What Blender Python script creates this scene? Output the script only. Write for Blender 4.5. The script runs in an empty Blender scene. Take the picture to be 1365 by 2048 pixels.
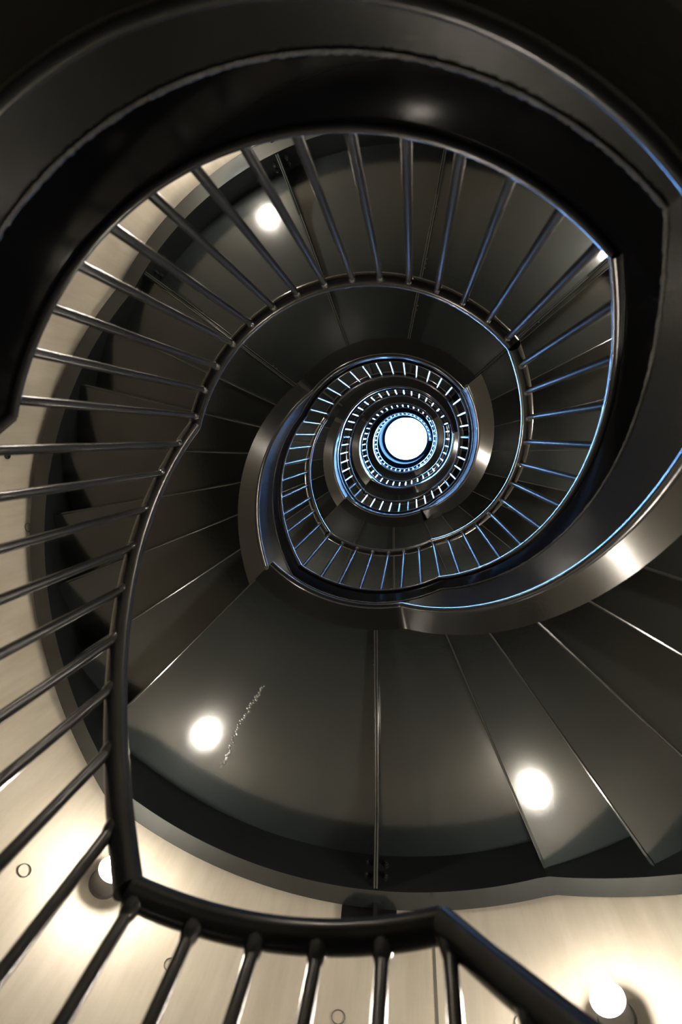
import bpy, bmesh, math, random
from mathutils import Matrix, Vector

random.seed(4)
PI = math.pi
C = bpy.context.scene.collection

# ------------------------------------------------------------------ camera, sky, exposure
CAM_Z = 1.6                        # eye height above the ground floor; all heights below are above the eye
cam_data = bpy.data.cameras.new('camera')
cam = bpy.data.objects.new('camera', cam_data)
C.objects.link(cam)
cam_data.sensor_fit = 'VERTICAL'
cam_data.sensor_height = 36.0
cam_data.sensor_width = 24.0
cam_data.lens = 1064.6 / 2048 * 36.0
cam_data.clip_start = 0.02
cam_data.dof.use_dof = True
cam_data.dof.focus_distance = 3.6
cam_data.dof.aperture_fstop = 2.6
AXX = (0.99177886, 0.01781749, -0.12671713)
AXY = (0.0, 0.99025885, 0.13923871)
AXZ = (0.12796364, -0.13809401, 0.98211779)
m = Matrix(((AXX[0], -AXX[1], -AXX[2], 0), (AXY[0], -AXY[1], -AXY[2], 0),
            (AXZ[0], -AXZ[1], -AXZ[2], CAM_Z), (0, 0, 0, 1)))
cam.matrix_world = m
sc = bpy.context.scene
sc.camera = cam
sc.view_settings.view_transform = 'Standard'
sc.view_settings.look = 'None'
sc.view_settings.gamma = 1.0
sc.view_settings.exposure = 2.0
sc.view_settings.use_curve_mapping = False
sc.cycles.max_bounces = 10
sc.cycles.diffuse_bounces = 5
sc.cycles.glossy_bounces = 6
sc.cycles.sample_clamp_indirect = 6.0
sc.cycles.use_denoising = True

SKY_STRENGTH = 24.0
LAMP_STRENGTH = 95.0
w = bpy.data.worlds.new('sky')
sc.world = w
w.use_nodes = True
nt = w.node_tree
bg = nt.nodes['Background']
tc = nt.nodes.new('ShaderNodeTexCoord')
nz = nt.nodes.new('ShaderNodeTexNoise')
nz.inputs['Scale'].default_value = 3.0
nz.inputs['Detail'].default_value = 4.0
rp = nt.nodes.new('ShaderNodeValToRGB')
rp.color_ramp.elements[0].position = 0.35
rp.color_ramp.elements[0].color = (0.12, 0.38, 1.0, 1)
rp.color_ramp.elements[1].position = 0.7
rp.color_ramp.elements[1].color = (0.26, 0.54, 1.0, 1)
nt.links.new(tc.outputs['Generated'], nz.inputs['Vector'])
nt.links.new(nz.outputs['Fac'], rp.inputs['Fac'])
nt.links.new(rp.outputs['Color'], bg.inputs['Color'])
bg.inputs['Strength'].default_value = SKY_STRENGTH

# ------------------------------------------------------------------ survey of the stair
AX, AY = -0.17496, 0.10706         # stair axis, seen from the camera's plumb line
KN = [-16.0, 67.75, 111.85, 193.54, 320.06, 422.23, 484.71, 564.7, 678.79, 767.72, 843.85, 907.81, 1057.94,
      1136.98, 1198.25, 1276.35, 1395.41, 1494.53, 1563.35, 1645.02, 1800.0]
LV = [-0.55, 0.732, 0.732, 2.051, 2.051, 3.677, 3.677, 5.051, 5.051, 6.651, 6.651, 7.680, 7.680, 9.507, 9.507,
      10.864, 10.864, 13.144, 13.144, 14.349, 14.349]
OFX = [-27.2, -23.7, 0.0, 2.0, 18.1, 4.1, 1.4, 5.0, -0.6, 2.2, 6.4, 8.7, 5.3, 2.3, -1.2, 0.3, -1.8, -1.7]
OFY = [2.0, 3.2, 10.7, 11.5, -0.1, 5.2, 18.0, 13.1, 17.8, 4.8, -2.6, -11.0, -10.8, -11.4, -12.0, -13.3, -11.7, -13.5]
BAL = [58.9, 67.04, 75.79, 84.4, 92.77, 101.53, 110.33, 119.02, 127.94, 136.31, 144.06, 152.79, 161.28, 169.81,
       179.02, 187.41, 196.64, 205.56, 214.04, 222.87, 231.39, 240.03, 248.49, 257.37, 265.98, 274.41, 283.21,
       291.99, 300.54, 309.66, 317.5, 326.32, 334.84, 343.62, 352.51, 361.53, 370.36, 379.26, 387.74, 396.44,
       404.57, 413.19, 421.62, 430.23, 438.89, 447.66, 456.78, 466.11, 474.74, 484.09, 492.4, 500.93, 509.22,
       517.46, 526.03, 534.78, 543.44, 552.08, 560.63, 569.5, 578.27, 587.06, 595.89, 604.72, 613.38, 622.02,
       630.73, 639.42, 648.0, 656.72, 665.47, 674.05, 683.29, 692.36, 700.97, 709.66, 718.2, 727.1, 735.52]
while BAL[-1] < 1790:
    BAL.append(BAL[-1] + 8.682)
while BAL[0] > 0:
    BAL.insert(0, BAL[0] - 8.682)

def interp(x, xs, ys):
    if x <= xs[0]:
        return ys[0]
    for i in range(1, len(xs)):
        if x <= xs[i]:
            t = (x - xs[i-1]) / (xs[i] - xs[i-1])
            return ys[i-1] + t * (ys[i] - ys[i-1])
    return ys[-1]

OT = [30 + 90 * i for i in range(18)]
def rail(t):
    return interp(t, KN, LV)
def ctr(t):
    return AX + interp(t, OT, OFX) / 1000, AY + interp(t, OT, OFY) / 1000
def P(t, r, h):
    cx, cy = ctr(t)
    a = math.radians(t)
    return Vector((cx + r * math.cos(a), cy + r * math.sin(a), h + CAM_Z))
def slope_at(i):
    return (LV[i+1] - LV[i]) / (KN[i+1] - KN[i])

# ------------------------------------------------------------------ materials
def mat(name, base, rough, spec=0.5, metal=0.0, bump=0.0, bscale=60.0, var=0.0, vscale=3.0, coat=0.0, brk=0.0, bdist=0.001):
    mt = bpy.data.materials.new(name)
    mt.use_nodes = True
    n = mt.node_tree
    b = n.nodes['Principled BSDF']
    b.inputs['Base Color'].default_value = (*base, 1)
    b.inputs['Roughness'].default_value = rough
    b.inputs['Metallic'].default_value = metal
    b.inputs['Specular IOR Level'].default_value = spec
    b.inputs['Coat Weight'].default_value = coat
    b.inputs['Coat Roughness'].default_value = 0.12
    co = n.nodes.new('ShaderNodeTexCoord')
    if var:
        t = n.nodes.new('ShaderNodeTexNoise')
        t.inputs['Scale'].default_value = vscale
        t.inputs['Detail'].default_value = 6
        n.links.new(co.outputs['Object'], t.inputs['Vector'])
        r = n.nodes.new('ShaderNodeValToRGB')
        r.color_ramp.elements[0].position = 0.3
        r.color_ramp.elements[1].position = 0.7
        r.color_ramp.elements[0].color = (*[c * (1 - var) for c in base], 1)
        r.color_ramp.elements[1].color = (*[min(1, c * (1 + var)) for c in base], 1)
        n.links.new(t.outputs['Fac'], r.inputs['Fac'])
        n.links.new(r.outputs['Color'], b.inputs['Base Color'])
    if bump:
        t = n.nodes.new('ShaderNodeTexNoise')
        t.inputs['Scale'].default_value = bscale
        t.inputs['Detail'].default_value = 3
        n.links.new(co.outputs['Object'], t.inputs['Vector'])
        bp = n.nodes.new('ShaderNodeBump')
        bp.inputs['Strength'].default_value = bump
        bp.inputs['Distance'].default_value = bdist
        n.links.new(t.outputs['Fac'], bp.inputs['Height'])
        n.links.new(bp.outputs['Normal'], b.inputs['Normal'])
    return mt

M_STEEL = mat('black_gloss_painted_steel', (0.012, 0.012, 0.012), 0.21, bump=0.35, bscale=90, bdist=0.0006)
M_WEB = mat('black_mirror_gloss_web', (0.004, 0.004, 0.005), 0.06, spec=0.03, bump=0.08, bscale=40, bdist=0.0004)
M_SOFFIT = mat('black_painted_soffit_plate', (0.016, 0.0195, 0.0205), 0.17, spec=0.85, bump=0.35, bscale=45, var=0.08, vscale=2.5, bdist=0.0006)
M_RAIL = mat('black_painted_handrail', (0.032, 0.033, 0.036), 0.19, bump=0.3, bscale=160, bdist=0.0005)
M_WELD = mat('painted_weld_bead', (0.05, 0.05, 0.05), 0.16, bump=1.0, bscale=220, bdist=0.003)
M_BOLT = mat('black_bolt', (0.02, 0.02, 0.02), 0.22)
M_KERB = mat('matt_dark_kerb', (0.012, 0.013, 0.014), 0.9, spec=0.1)
M_SCUFF = mat('scuffed_grey_filler', (0.06, 0.062, 0.06), 0.35, bump=0.6, bscale=120, bdist=0.002)
M_LAMPBODY = mat('lamp_body_grey', (0.12, 0.12, 0.12), 0.4)
M_FLOOR = mat('dark_floor', (0.05, 0.05, 0.048), 0.5, var=0.2)
M_PLUG = mat('concrete_plug', (0.30, 0.285, 0.25), 0.8)
M_JOINT = mat('concrete_joint', (0.16, 0.15, 0.13), 0.9)

M_CONC = mat('board_smooth_concrete', (0.63, 0.58, 0.49), 0.62, var=0.13, vscale=1.6, bump=0.25, bscale=25, bdist=0.003)
n = M_CONC.node_tree
b = n.nodes['Principled BSDF']
co = n.nodes.new('ShaderNodeTexCoord')
mp = n.nodes.new('ShaderNodeMapping')
mp.inputs['Scale'].default_value = (6, 6, 0.7)
t2 = n.nodes.new('ShaderNodeTexNoise')
t2.inputs['Scale'].default_value = 2.2
t2.inputs['Detail'].default_value = 8
t2.inputs['Roughness'].default_value = 0.65
mx = n.nodes.new('ShaderNodeMix')
mx.data_type = 'RGBA'
mx.blend_type = 'MULTIPLY'
mx.inputs['Factor'].default_value = 1.0
rr = n.nodes.new('ShaderNodeValToRGB')
rr.color_ramp.elements[0].position = 0.3
rr.color_ramp.elements[0].color = (0.84, 0.83, 0.80, 1)
rr.color_ramp.elements[1].position = 0.65
rr.color_ramp.elements[1].color = (1, 1, 1, 1)
old = b.inputs['Base Color'].links[0].from_socket
n.links.new(co.outputs['Object'], mp.inputs['Vector'])
n.links.new(mp.outputs['Vector'], t2.inputs['Vector'])
n.links.new(t2.outputs['Fac'], rr.inputs['Fac'])
n.links.new(old, mx.inputs['A'])
n.links.new(rr.outputs['Color'], mx.inputs['B'])
n.links.new(mx.outputs['Result'], b.inputs['Base Color'])

M_GLOW = bpy.data.materials.new('lit_opal_globe')
M_GLOW.use_nodes = True
n = M_GLOW.node_tree
b = n.nodes['Principled BSDF']
b.inputs['Base Color'].default_value = (0.8, 0.8, 0.8, 1)
b.inputs['Emission Color'].default_value = (1.0, 0.90, 0.76, 1)
b.inputs['Emission Strength'].default_value = LAMP_STRENGTH

# ------------------------------------------------------------------ mesh helpers
def link(name, bm, material, parent=None, smooth=True, sharp=35):
    bmesh.ops.recalc_face_normals(bm, faces=bm.faces)
    me = bpy.data.meshes.new(name)
    bm.to_mesh(me)
    bm.free()
    me.materials.append(material)
    if smooth:
        for p in me.polygons:
            p.use_smooth = True
        if sharp:
            me.set_sharp_from_angle(angle=math.radians(sharp))
    o = bpy.data.objects.new(name, me)
    C.objects.link(o)
    if parent:
        o.parent = parent
        o.matrix_parent_inverse = parent.matrix_world.inverted()
    return o

def empty(name, loc, label, cat, group=None):
    o = bpy.data.objects.new(name, None)
    o.empty_display_size = 0.1
    C.objects.link(o)
    o.location = loc
    o.matrix_world = Matrix.Translation(loc)
    o['label'] = label
    o['category'] = cat
    if group:
        o['group'] = group
    return o

def structure(o):
    o['kind'] = 'structure'
    return o

def angles(t0, t1, step, extra=()):
    n = max(1, int(math.ceil((t1 - t0) / step)))
    s = [t0 + (t1 - t0) * i / n for i in range(n + 1)]
    s += [e for e in extra if t0 + .01 < e < t1 - .01]
    return sorted(set(round(v, 4) for v in s))

def sweep(bm, ts, profile, closed=True, hard=False):
    """profile(t) -> list of (r, h) ; same length for every t"""
    rings = []
    for t in ts:
        rings.append([bm.verts.new(P(t, r, h)) for r, h in profile(t)])
    k = len(rings[0])
    for a, c in zip(rings[:-1], rings[1:]):
        for i in range(k if closed else k - 1):
            j = (i + 1) % k
            bm.faces.new((a[i], a[j], c[j], c[i]))
    if hard:
        for a, c in zip(rings[:-1], rings[1:]):
            for i in range(k):
                bm.edges.get((a[i], c[i])).smooth = False
    if closed:
        for r, f in ((rings[0], 1), (rings[-1], -1)):
            f = bm.faces.new(r[::f])
            for e in f.edges:
                e.smooth = False

def circle_profile(r0, hf, rad, n=12, squash=1.0):
    return lambda t: [(r0 + rad * math.cos(2 * PI * i / n), hf(t) + rad * squash * math.sin(2 * PI * i / n)) for i in range(n)]

def tube(bm, pts, rad, n=12):
    """round bar through pts, cross-section square to the path"""
    rings = []
    up = Vector((0, 0, 1))
    for i, p in enumerate(pts):
        d1 = (p - pts[i-1]).normalized() if i else None
        d2 = (pts[i+1] - p).normalized() if i < len(pts) - 1 else None
        d = (d1 + d2).normalized() if d1 and d2 else (d1 or d2)
        k = 1.0
        if d1 and d2:
            k = 1 / max(0.5, d.dot(d1))
        ref = up if abs(d.z) < 0.95 else Vector((1, 0, 0))
        s = d.cross(ref).normalized()
        v = s.cross(d).normalized()
        rings.append([bm.verts.new(p + (s * math.cos(2*PI*j/n) + v * k * math.sin(2*PI*j/n)) * rad) for j in range(n)])
    for a, c in zip(rings[:-1], rings[1:]):
        for i in range(n):
            j = (i + 1) % n
            bm.faces.new((a[i], a[j], c[j], c[i]))
    bm.faces.new(rings[0][::-1])
    bm.faces.new(rings[-1])

def lathe(bm, origin, axis, prof, n=24):
    """prof: list of (radius, distance along axis)"""
    axis = axis.normalized()
    ref = Vector((0, 0, 1)) if abs(axis.z) < 0.9 else Vector((1, 0, 0))
    s = axis.cross(ref).normalized()
    v = axis.cross(s)
    rings = []
    for r, d in prof:
        rings.append([bm.verts.new(origin + axis * d + (s * math.cos(2*PI*i/n) + v * math.sin(2*PI*i/n)) * max(r, 1e-4)) for i in range(n)])
    for a, c in zip(rings[:-1], rings[1:]):
        for i in range(n):
            j = (i + 1) % n
            bm.faces.new((a[i], a[j], c[j], c[i]))
    bm.faces.new(rings[0])
    bm.faces.new(rings[-1][::-1])

# ------------------------------------------------------------------ the setting
R_WALL = 2.23
TOP = 16.0
def wall_sweep(h0, h1):
    bm = bmesh.new()
    N = 128
    inner = [[], []]; outer = [[], []]
    for k, h in enumerate((h0, h1)):
        for i in range(N):
            a = 2 * PI * i / N
            inner[k].append(bm.verts.new((AX + R_WALL * math.cos(a), AY + R_WALL * math.sin(a), h + CAM_Z)))
            outer[k].append(bm.verts.new((AX + (R_WALL + .2) * math.cos(a), AY + (R_WALL + .2) * math.sin(a), h + CAM_Z)))
    for i in range(N):
        j = (i + 1) % N
        bm.faces.new((inner[0][i], inner[0][j], inner[1][j], inner[1][i]))
        bm.faces.new((outer[0][i], outer[1][i], outer[1][j], outer[0][j]))
        bm.faces.new((inner[0][i], outer[0][i], outer[0][j], inner[0][j]))
        bm.faces.new((inner[1][i], inner[1][j], outer[1][j], outer[1][i]))
    return bm
wall = structure(link('wall_round', wall_sweep(-1.6, TOP + .15), M_CONC))

bm = bmesh.new()
lathe(bm, Vector((AX, AY, -0.1)), Vector((0, 0, 1)), [(2.43, 0), (2.43, 0.1)], 64)
structure(link('floor', bm, M_FLOOR))

# top slab with the round opening to the sky, one side cut straight
bm = bmesh.new()
N = 96
def hole(i):
    a = 2 * PI * i / N
    x = -0.125 + 0.61 * math.cos(a); y = 0.045 + 0.61 * math.sin(a)
    return x, max(y, -0.55)
lo_i, lo_o, hi_i, hi_o = [], [], [], []
for i in range(N):
    a = 2 * PI * i / N
    x, y = hole(i)
    X, Y = AX + 2.43 * math.cos(a), AY + 2.43 * math.sin(a)
    lo_i.append(bm.verts.new((x, y, TOP + CAM_Z))); hi_i.append(bm.verts.new((x, y, TOP + .15 + CAM_Z)))
    lo_o.append(bm.verts.new((X, Y, TOP + CAM_Z))); hi_o.append(bm.verts.new((X, Y, TOP + .15 + CAM_Z)))
for i in range(N):
    j = (i + 1) % N
    bm.faces.new((lo_i[i], lo_i[j], lo_o[j], lo_o[i])); bm.faces.new((hi_i[i], hi_o[i], hi_o[j], hi_i[j]))
    bm.faces.new((lo_i[i], hi_i[i], hi_i[j], lo_i[j])); bm.faces.new((lo_o[i], lo_o[j], hi_o[j], hi_o[i]))
structure(link('ceiling', bm, M_SOFFIT, smooth=False))
bm = bmesh.new()
N = 96
ks = []
for r, h in ((0.70, 15.15), (0.70, TOP), (0.72, TOP), (0.72, 15.15)):
    ks.append([bm.verts.new((-0.125 + (AX + .125) * (TOP - h) + r * math.cos(2*PI*i/N), 0.045 + r * math.sin(2*PI*i/N), h + CAM_Z)) for i in range(N)])
for q in range(4):
    a_, c_ = ks[q], ks[(q + 1) % 4]
    for i in range(N):
        bm.faces.new((a_[i], a_[(i+1) % N], c_[(i+1) % N], c_[i]))
structure(link('trim_1', bm, M_KERB))

# sky portal: only guides the sampling of the daylight that enters through the opening
pl = bpy.data.lights.new('sky_portal', 'AREA')
pl.shape = 'DISK'
pl.size = 1.5
pl.cycles.is_portal = True
po = bpy.data.objects.new('sky_portal', pl)
C.objects.link(po)
po.location = (-0.125, 0.045, TOP + .2 + CAM_Z)

# formwork tie holes and one joint in the concrete
def wall_point(t, h, r=R_WALL):
    a = math.radians(t)
    return Vector((AX + r * math.cos(a), AY + r * math.sin(a), h + CAM_Z))
def tie_hole(t, h):
    inward = Vector((-math.cos(math.radians(t)), -math.sin(math.radians(t)), 0))
    side = inward.cross(Vector((0, 0, 1)))
    c = wall_point(t, h, R_WALL - .002)
    ring = [c + (side * math.cos(2*PI*k/32) + Vector((0, 0, 1)) * math.sin(2*PI*k/32)) * .027 for k in range(33)]
    bm = bmesh.new()
    tube(bm, ring, .0022, 6)
    link('tie_hole_ring', bm, M_JOINT, wall)
for hrow, ts in ((1.84, [129.6, 110.6, 91.9, 73.2, 54.5, 148.3]), (3.0, [187.0, 205.7, 224.4, 243.1, 168.3])):
    for t in ts:
        tie_hole(t, hrow)
bm = bmesh.new()
for dt in (0,):
    ring = []
    for h in (0.4, 2.2):
        for t in (81.5, 81.82):
            ring.append(bm.verts.new(wall_point(t, h, R_WALL - .0015)))
    for h in (0.4, 2.2):
        for t in (81.5, 81.82):
            ring.append(bm.verts.new(wall_point(t, h, R_WALL + .01)))
    for f in ((0, 1, 3, 2), (4, 6, 7, 5), (0, 4, 5, 1), (2, 3, 7, 6), (0, 2, 6, 4), (1, 5, 7, 3)):
        bm.faces.new([ring[i] for i in f])
structure(link('panel_joint', bm, M_JOINT, wall, smooth=False))
bm = bmesh.new()
lathe(bm, wall_point(179.9, 2.93, R_WALL + .002), Vector((1, 0, 0)), [(0.02, 0), (0.02, 0.012), (0.014, 0.018), (0.001, 0.019)], 20)
link('anchor_bolt', bm, M_BOLT, wall)

# ------------------------------------------------------------------ the stair
R_RAIL = 0.699
R_BOT = 0.683
def seg_of(t):
    for i in range(len(KN) - 1):
        if t <= KN[i+1]:
            return i
    return len(KN) - 2
LAND_DROP = {1: 1.27, 3: 1.27, 5: 1.235, 7: 1.24}
def is_landing(i):
    return i % 2 == 1
def line(i, t):                    # handrail line of flight i carried on past its ends
    return LV[i] + slope_at(i) * (t - KN[i])
RAMP = 3.0
def inner_bottom(i, t):
    """lower edge of the inner stringer, piece i (0, 2, ... flights; 1, 3, ... landings)"""
    if is_landing(i):
        b = LV[i] - (interp(t, [220, 250, 290, 320], [1.335, 1.325, 1.29, 1.258]) if i == 3 else LAND_DROP.get(i, 1.23))
        if i > 0:
            b = min(b, line(i - 1, t) - 1.5) if i - 1 >= 0 else b
        return b
    # flight: after the landing's own nosing
    return line(i, t) - 1.5
# risers of every flight
RISERS = {}
for i in range(0, len(KN) - 1, 2):
    rise = LV[i+1] - LV[i]
    nr = max(3, round(rise / 0.175))
    a0, a1 = KN[i] + 9.5, KN[i+1] + 7
    if i == 6: a0, a1, nr = 494.7, 576.3, 8
    if i == 4: a0, a1, nr = 328.9, 426.3, 9
    if i == 2: a0, a1, nr = 121.5, 203.5, 8
    if i == 8: a0, a1 = 679.5, 785.0
    if i == 0: a0, a1, nr = -9.0, 67.0, 7
    RISERS[i] = (a0, a1, nr)
def soffit_h(i):                   # underside of landing i
    return LV[i] - 1.13
def piece_range(i):
    """angular range owned by segment i: a landing reaches from the last riser below it to the first one above it"""
    if is_landing(i):
        return RISERS[i-1][1], (RISERS[i+1][0] if i + 1 in RISERS else KN[-1])
    return RISERS[i][0], RISERS[i][1]

TURN = ['lowest', 'second lowest', 'third lowest', 'fourth', 'fifth', 'sixth', 'seventh', 'eighth', 'ninth', 'tenth']
FLIGHT_LABEL = {
    0: 'lowest black steel stair flight rising from the ground floor at lower right',
    2: 'black steel stair flight rising along the left wall to the large overhead landing',
    4: 'black steel stair flight with sawtooth underside sweeping across the right side',
    6: 'black steel stair flight with dark treads left of the light well',
    8: 'black steel stair flight right of the inner ring, with a bright bottom flange',
    10: 'small far stair flight left of the sky opening, third turn up',
    12: 'small far stair flight right of the sky opening, third turn up',
    14: 'tiny far stair flight left of the sky opening, fourth turn up',
    16: 'tiny far stair flight right of the sky opening, fourth turn up',
    18: 'topmost stair flight, just left of the white sky opening'}
LANDING_LABEL = {
    1: 'lowest black landing, carrying the thick near handrail along the bottom edge',
    3: 'huge near black landing arching across the top of the view',
    5: 'broad grey-black landing underside at bottom centre with one bolted fin and lamp glints',
    7: 'black landing underside above the centre, divided by radial fins, seen through the balusters',
    9: 'small dark landing below the inner ring of balusters, second turn up',
    11: 'small dark landing above the sky opening, third turn up',
    13: 'tiny dark blue landing below the sky opening, third turn up',
    15: 'tiny dark blue landing above the sky opening, fourth turn up',
    17: 'tiny blue landing just below the white sky opening',
    19: 'topmost blue landing ringing the white sky opening'}
RAIL_LABEL = {
    0: 'near handrail section running down out of view at the bottom right corner, blue lit edge',
    1: 'thick near black handrail section curving along the bottom edge between two corners',
    2: 'tall handrail section rising up the left side with long slanting balusters',
    3: 'large railing arch with long balusters fanning across the top centre',
    4: 'blue edged railing section descending the right side of the open well',
    5: 'short blue lit railing section below the centre, over the broad landing underside',
    6: 'blue lit railing section left of the centre with small horizontal balusters',
    7: 'inner railing arch above the sky opening with short blue balusters, second turn up',
    8: 'inner railing section right of the sky opening with short bright balusters, second turn up',
    9: 'small railing section below the sky opening, second turn up',
    10: 'small white lit railing section left of the sky opening, third turn up',
    11: 'small railing arch above the sky opening, third turn up',
    12: 'small railing section right of the sky opening, third turn up',
    13: 'tiny railing section below the sky opening, third turn up',
    14: 'tiny railing section left of the sky opening, fourth turn up',
    15: 'tiny railing arch above the sky opening, fourth turn up',
    16: 'tiny railing section right of the sky opening, fourth turn up',
    17: 'tiny railing section just below the white sky opening',
    18: 'tiny railing section just left of the white sky opening, topmost flight',
    19: 'topmost railing ring around the white sky opening'}

def step_for(i):
    return 1.5 if i < 9 else 3.0

def rs(a, c, x, f):
    return a + (c - a) * f(x)

FINS = {5: [449.0], 7: [576.9, 609.6, 640.5, 678.3], 9: [808.7, 831.6], 11: [936.0, 970.0, 1000.0, 1038.0],
        13: [1169.0], 15: [1296, 1330, 1362], 3: [217.0, 250.0, 280.5, 318.0], 1: [89.0]}
R_WEB = 2.085
SCUFF_T = [475.6, 476.2, 476.5, 476.5, 476.1, 476.15]
SCUFF_R = [1.30, 1.40, 1.50, 1.62, 1.74, 1.84]
OBX, OBY = [], []
for i in range(0, len(KN) - 1, 2):
    OBX += [KN[i] + 3, KN[i+1] + (8 if i == 6 else 4.5)]
    OBY += [LV[i] - 1.355, LV[i+1] - (1.40 if i == 6 else 1.355)]
def outer_bottom(i, t):
    return interp(t, OBX, OBY)

def bolt(bm, origin, axis, r=0.011):
    lathe(bm, origin, axis, [(r * 1.5, 0), (r * 1.5, 0.003), (r, 0.003), (r, 0.012), (r * .6, 0.014), (r * .6, 0.02)], 12)

def build_piece(i):
    t0, t1 = piece_range(i)
    landing = is_landing(i)
    mid = (t0 + t1) / 2
    if landing:
        root = empty('stair_landing', P(mid, 1.45, soffit_h(i)), LANDING_LABEL[i], 'stair landing', 'steel landings of the spiral stair')
    else:
        root = empty('stair_flight', P(mid, 1.45, rail(mid) - 1.4), FLIGHT_LABEL[i], 'stair flight', 'steel flights of the spiral stair')
    st = step_for(i)
    # --- inner stringer: upper vertical band, weld, lower raked band, bottom flange
    ts = angles(t0, t1, st, KN)
    def bot(t):
        return inner_bottom(i, t) if landing else min(inner_bottom(i, t), 99)
    def low(t):
        return min(bot(t), rail(t) - 1.21)
    bm = bmesh.new()
    sweep(bm, ts, lambda t: [(0.688, rail(t) - 1.005), (0.684, rail(t) - 1.011), (0.684, rail(t) - 1.19), (0.803, rail(t) - 1.19), (0.803, rail(t) - 1.04), (0.700, rail(t) - 1.005)], hard=True)
    ins = link('inner_stringer', bm, M_WEB, root, sharp=0)
    bm = bmesh.new()
    def fl(t):
        b = low(t)
        return [(0.684, rail(t) - 1.19), (0.698, b + .006), (0.698, b), (0.803, b), (0.803, rail(t) - 1.19)]
    sweep(bm, ts, fl, hard=True)
    link('bottom_flange', bm, M_STEEL, ins, sharp=0)
    bm = bmesh.new()
    rr_ = random.Random(i)
    tw = angles(t0, t1, 0.5 if i < 9 else 2.0, KN)
    def wprof(t):
        wl = rail(t) - 1.19
        a = 0.0055 * (0.7 + 0.5 * rr_.random())
        return [(0.684 + a * math.cos(2*PI*k/6), wl + a * 1.3 * math.sin(2*PI*k/6)) for k in range(6)]
    sweep(bm, tw, wprof)
    link('weld_bead', bm, M_WELD, ins)
    bm = bmesh.new()
    tube(bm, [P(t, 0.6885, low(t) + .008) for t in ts], 0.0125, 14)
    link('bottom_edge', bm, M_RAIL, ins)
    # --- outer stringer with bottom flange
    def oprof(t):
        b = outer_bottom(i, t)
        top = rail(t) - 0.95
        return [(R_WEB, top), (R_WEB, b), (2.185, b), (2.185, b + .014), (R_WEB + .014, b + .014), (R_WEB + .014, top)]
    bm = bmesh.new()
    sweep(bm, ts, oprof, hard=True)
    link('outer_stringer', bm, M_SOFFIT, root, sharp=0)
    # --- treads or landing plates
    if landing:
        s = soffit_h(i)
        cuts = [t0] + [f for f in FINS.get(i, []) if t0 + 2 < f < t1 - 2] + [t1]
        for a, c in zip(cuts[:-1], cuts[1:]):
            bm = bmesh.new()
            sweep(bm, angles(a, c, st), lambda t: [(0.79, s), (R_WEB + .003, s), (R_WEB + .003, s + .05), (0.79, s + .05)])
            panel = link('soffit_panel', bm, M_SOFFIT, root)
            if i == 5 and c == t1:
                bm = bmesh.new()
                rq = random.Random(9)
                for q in range(46):
                    u = q / 45
                    tq = interp(u, [0, .2, .4, .6, .8, 1], SCUFF_T) + rq.uniform(-.35, .35)
                    rr2 = interp(u, [0, .2, .4, .6, .8, 1], SCUFF_R)
                    z0 = s + .0015
                    lathe(bm, P(tq, rr2, z0), Vector((0, 0, -1)), [(.016 * rq.uniform(.4, 1), 0), (.010 * rq.uniform(.5, 1), .0022), (.004, .0032)], 9)
                link('scuffed_filler', bm, M_SCUFF, panel)
        for f in FINS.get(i, []):
            bm = bmesh.new()
            d = 0.18 if i < 9 else 0.12
            hb = outer_bottom(i, f) + .01
            def fp(t):
                return [(0.80, s + .002), (0.80, s - .02), (1.2, s - .045), (1.75, s - .07), (R_WEB - .004, hb), (R_WEB - .004, s + .002)]
            sweep(bm, [f - .18, f + .18], fp)
            for sg in (-1, 1):
                off = Vector((-math.sin(math.radians(f)), math.cos(math.radians(f)), 0)) * .006 * sg
                tube(bm, [P(f, r, h) + off for r, h in fp(f)[1:5]], .0055, 8)
            fin = link('stiffener_fin', bm, M_SOFFIT, root, smooth=False)
            if i < 9:
                tang = Vector((-math.sin(math.radians(f)), math.cos(math.radians(f)), 0))
                rad_ = Vector((math.cos(math.radians(f)), math.sin(math.radians(f)), 0))
                for sgn in (-1, 1):
                    for hz in (s - .06, s - .14):
                        bm = bmesh.new()
                        p = P(f, R_WEB - .001, hz) + tang * sgn * .045
                        bolt(bm, p, -rad_, .012)
                        link('bolt', bm, M_BOLT, fin)
                for r in (1.02, 1.05, 1.3, 1.33, 1.36, 1.7):
                    bm = bmesh.new()
                    lathe(bm, P(f, r, s + .002) + tang * .012, Vector((0, 0, -1)), [(.006, 0), (.006, .008), (.003, .011)], 8)
                    link('tack_weld', bm, M_WELD, fin)
        if i in (1, 5, 3, 7):
            f = FINS[i][0] if i in (1, 5) else FINS[i][1]
            b = outer_bottom(i, f)
            bm = bmesh.new()
            w_ = 3.6
            for (ta, tb, ha, hb) in ((f - w_, f + w_, b - .002, b - .05), ):
                vs = []
                for r in (R_WALL + .003, R_WALL - .014):
                    vs.append([bm.verts.new(wall_point(tt, hh, r)) for tt, hh in
                               ((f - 2.9, b + .05), (f + 4.2, b + .05), (f + 4.1, b - .04), (f + 3.6, b - .075), (f + 2.6, b - .11), (f - 1.3, b - .11), (f - 2.3, b - .075), (f - 2.8, b - .04))])
                k = len(vs[0])
                bm.faces.new(vs[1]); bm.faces.new(vs[0][::-1])
                for q in range(k):
                    bm.faces.new((vs[0][q], vs[0][(q+1) % k], vs[1][(q+1) % k], vs[1][q]))
            br = link('wall_bracket', bm, M_STEEL, root, smooth=False)
            rad_ = Vector((math.cos(math.radians(f)), math.sin(math.radians(f)), 0))
            for dt in (-1.3, 2.6):
                bm = bmesh.new()
                bolt(bm, wall_point(f + dt, b - .062, R_WALL - .014), -rad_, .011)
                link('bolt', bm, M_BOLT, br)
            bm = bmesh.new()
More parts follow.
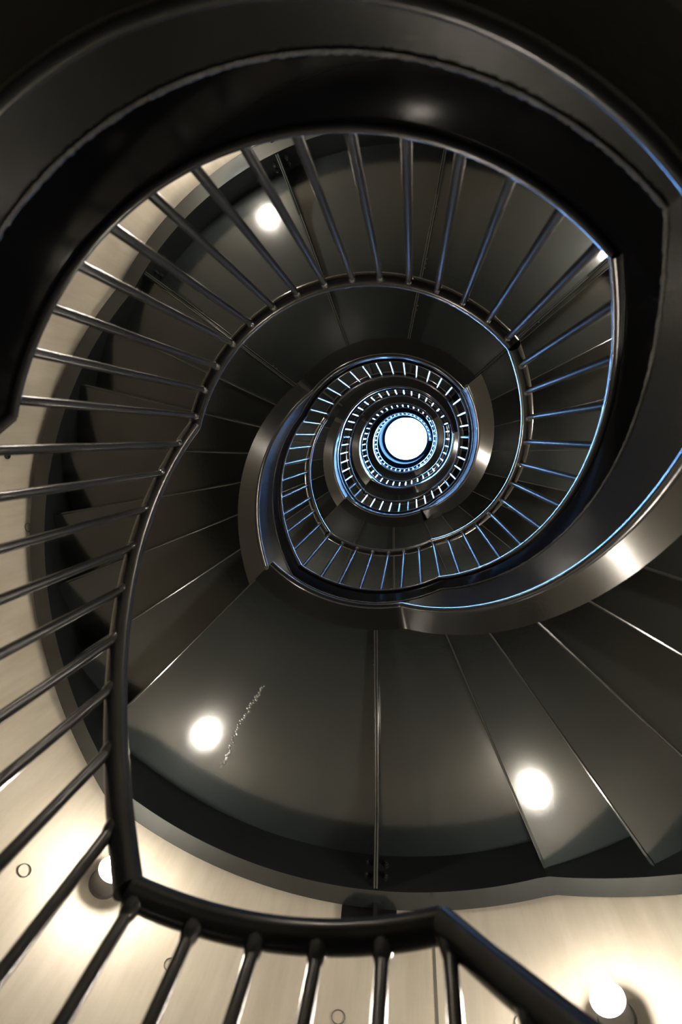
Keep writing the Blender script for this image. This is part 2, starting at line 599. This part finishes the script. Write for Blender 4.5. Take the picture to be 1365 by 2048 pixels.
            sweep_pts = [(R_WALL - .012, b - .10), (R_WALL - .012, b), (2.15, b), (2.17, b - .03)]
            sweep(bm, [f - .25, f + .25], lambda t: sweep_pts)
            link('gusset', bm, M_STEEL, br, smooth=False)
    else:
        a0, a1, nr = RISERS[i]
        base = soffit_h(i - 1) if i > 0 else LV[0] - 1.13
        topn = soffit_h(i + 1)
        da = (a1 - a0) / (nr - 1)
        dh = (topn - base) / nr
        # the first riser stands at the end of the landing below, the last one at the start of the landing above
        for k in range(nr):
            ta = a0 + k * da                       # riser
            h0, h1 = base + k * dh, base + (k + 1) * dh
            tb = ta + da if k < nr - 1 else ta
            bm = bmesh.new()
            th_ = .35                               # riser thickness in degrees
            sweep(bm, [ta, ta + th_], lambda t: [(0.79, h0), (R_WEB + .003, h0), (R_WEB + .003, h1 + .03), (0.79, h1 + .03)])
            tube(bm, [P(ta + .1, 0.80, h0), P(ta + .1, R_WEB, h0)], .0055, 8)
            if k < nr - 1:
                sweep(bm, angles(ta + th_ * .5, tb + .05, 1.5 if i < 9 else 4), lambda t: [(0.79, h1), (R_WEB + .003, h1), (R_WEB + .003, h1 + .03), (0.79, h1 + .03)])
            link('tread' if k < nr - 1 else 'riser', bm, M_SOFFIT, root, smooth=False)
    return root

for i in range(len(KN) - 1):
    build_piece(i)

# ------------------------------------------------------------------ railings
def build_railing(i):
    t0, t1 = KN[i], KN[i+1]
    mid = (t0 + t1) / 2
    root = empty('stair_railing', P(mid, R_BOT, rail(mid) - 1.0), RAIL_LABEL[i], 'railing', 'railing sections around the open well')
    ts = angles(t0, t1, 2.0 if i < 9 else 4.0)
    n = 20 if i < 5 else 12
    bm = bmesh.new()
    tube(bm, [P(t, R_RAIL, rail(t) + .018) for t in ts], 0.0255, n)
    link('handrail', bm, M_RAIL, root)
    bm = bmesh.new()
    tube(bm, [P(t, R_BOT - .001, rail(t) - 1.0) for t in ts], 0.0115, 14)
    link('bottom_rail', bm, M_RAIL, root)
    for b_ in BAL:
        if t0 <= b_ < t1:
            bm = bmesh.new()
            lo = P(b_, R_BOT, rail(b_) - 1.0)
            hi = P(b_, R_RAIL, rail(b_) + .005)
            tube(bm, [lo, hi], 0.0115, 14 if i < 8 else 8)
            if i < 8:
                d = (hi - lo).normalized()
                lathe(bm, hi - d * 0.034, d, [(.0118, 0), (.0145, .008), (.016, .016), (.018, .03)], 12)
            link('baluster', bm, M_RAIL, root)
    return root
for i in range(len(KN) - 1):
    build_railing(i)

# ------------------------------------------------------------------ wall lamps
LAMPS = [(5, 0.8), (64.3, 1.79), (121.6, 2.0), (242, 3.36), (317.5, 3.60),  # the first is an unseen lamp, added to lighten the right-hand treads
         (362, 4.25), (424, 4.95), (484, 5.0), (542, 5.75), (602, 6.0), (662, 6.2), (722, 6.9), (785, 7.9), (845, 8.0), (905, 8.8),  # from here up: unseen repeats of the lamps, added for their light
         (965, 9.2), (1025, 9.2), (1085, 10.2), (1145, 11.0), (1205, 11.4)]
LAMP_LABEL = {
    64.3: 'lit white wall lamp glowing on the concrete at the bottom right corner',
    121.6: 'lit white wall lamp on the concrete at lower left, behind the thick handrail corner'}
for idx, (t, h) in enumerate(LAMPS):
    side = ['right', 'lower right', 'lower left', 'left', 'upper left', 'upper right'][int(round((t % 360) / 60.0)) % 6]
    level = 'beside the lowest flight' if t < 50 else 'at the %s turn of stairs' % ['first', 'second', 'third', 'fourth'][min(3, int(t // 360))]
    lab = LAMP_LABEL.get(t, 'unseen white wall lamp on the %s of the wall %s' % (side, level))
    a = math.radians(t)
    inward = Vector((-math.cos(a), -math.sin(a), 0))
    base = wall_point(t, h)
    root = empty('wall_lamp', base, lab, 'wall lamp', 'wall lamps around the stair')
    bm = bmesh.new()
    lathe(bm, base - inward * .003, inward, [(.070, 0), (.070, .010), (.062, .014), (.060, .085), (.064, .088), (.064, .096), (.050, .096)], 32)
    link('housing', bm, M_LAMPBODY, root)
    bm = bmesh.new()
    prof = [(.056 * math.cos(PI / 2 * k / 10), .094 + .062 * math.sin(PI / 2 * k / 10)) for k in range(11)]
    lathe(bm, base, inward, prof, 32)
    link('globe', bm, M_GLOW, root)
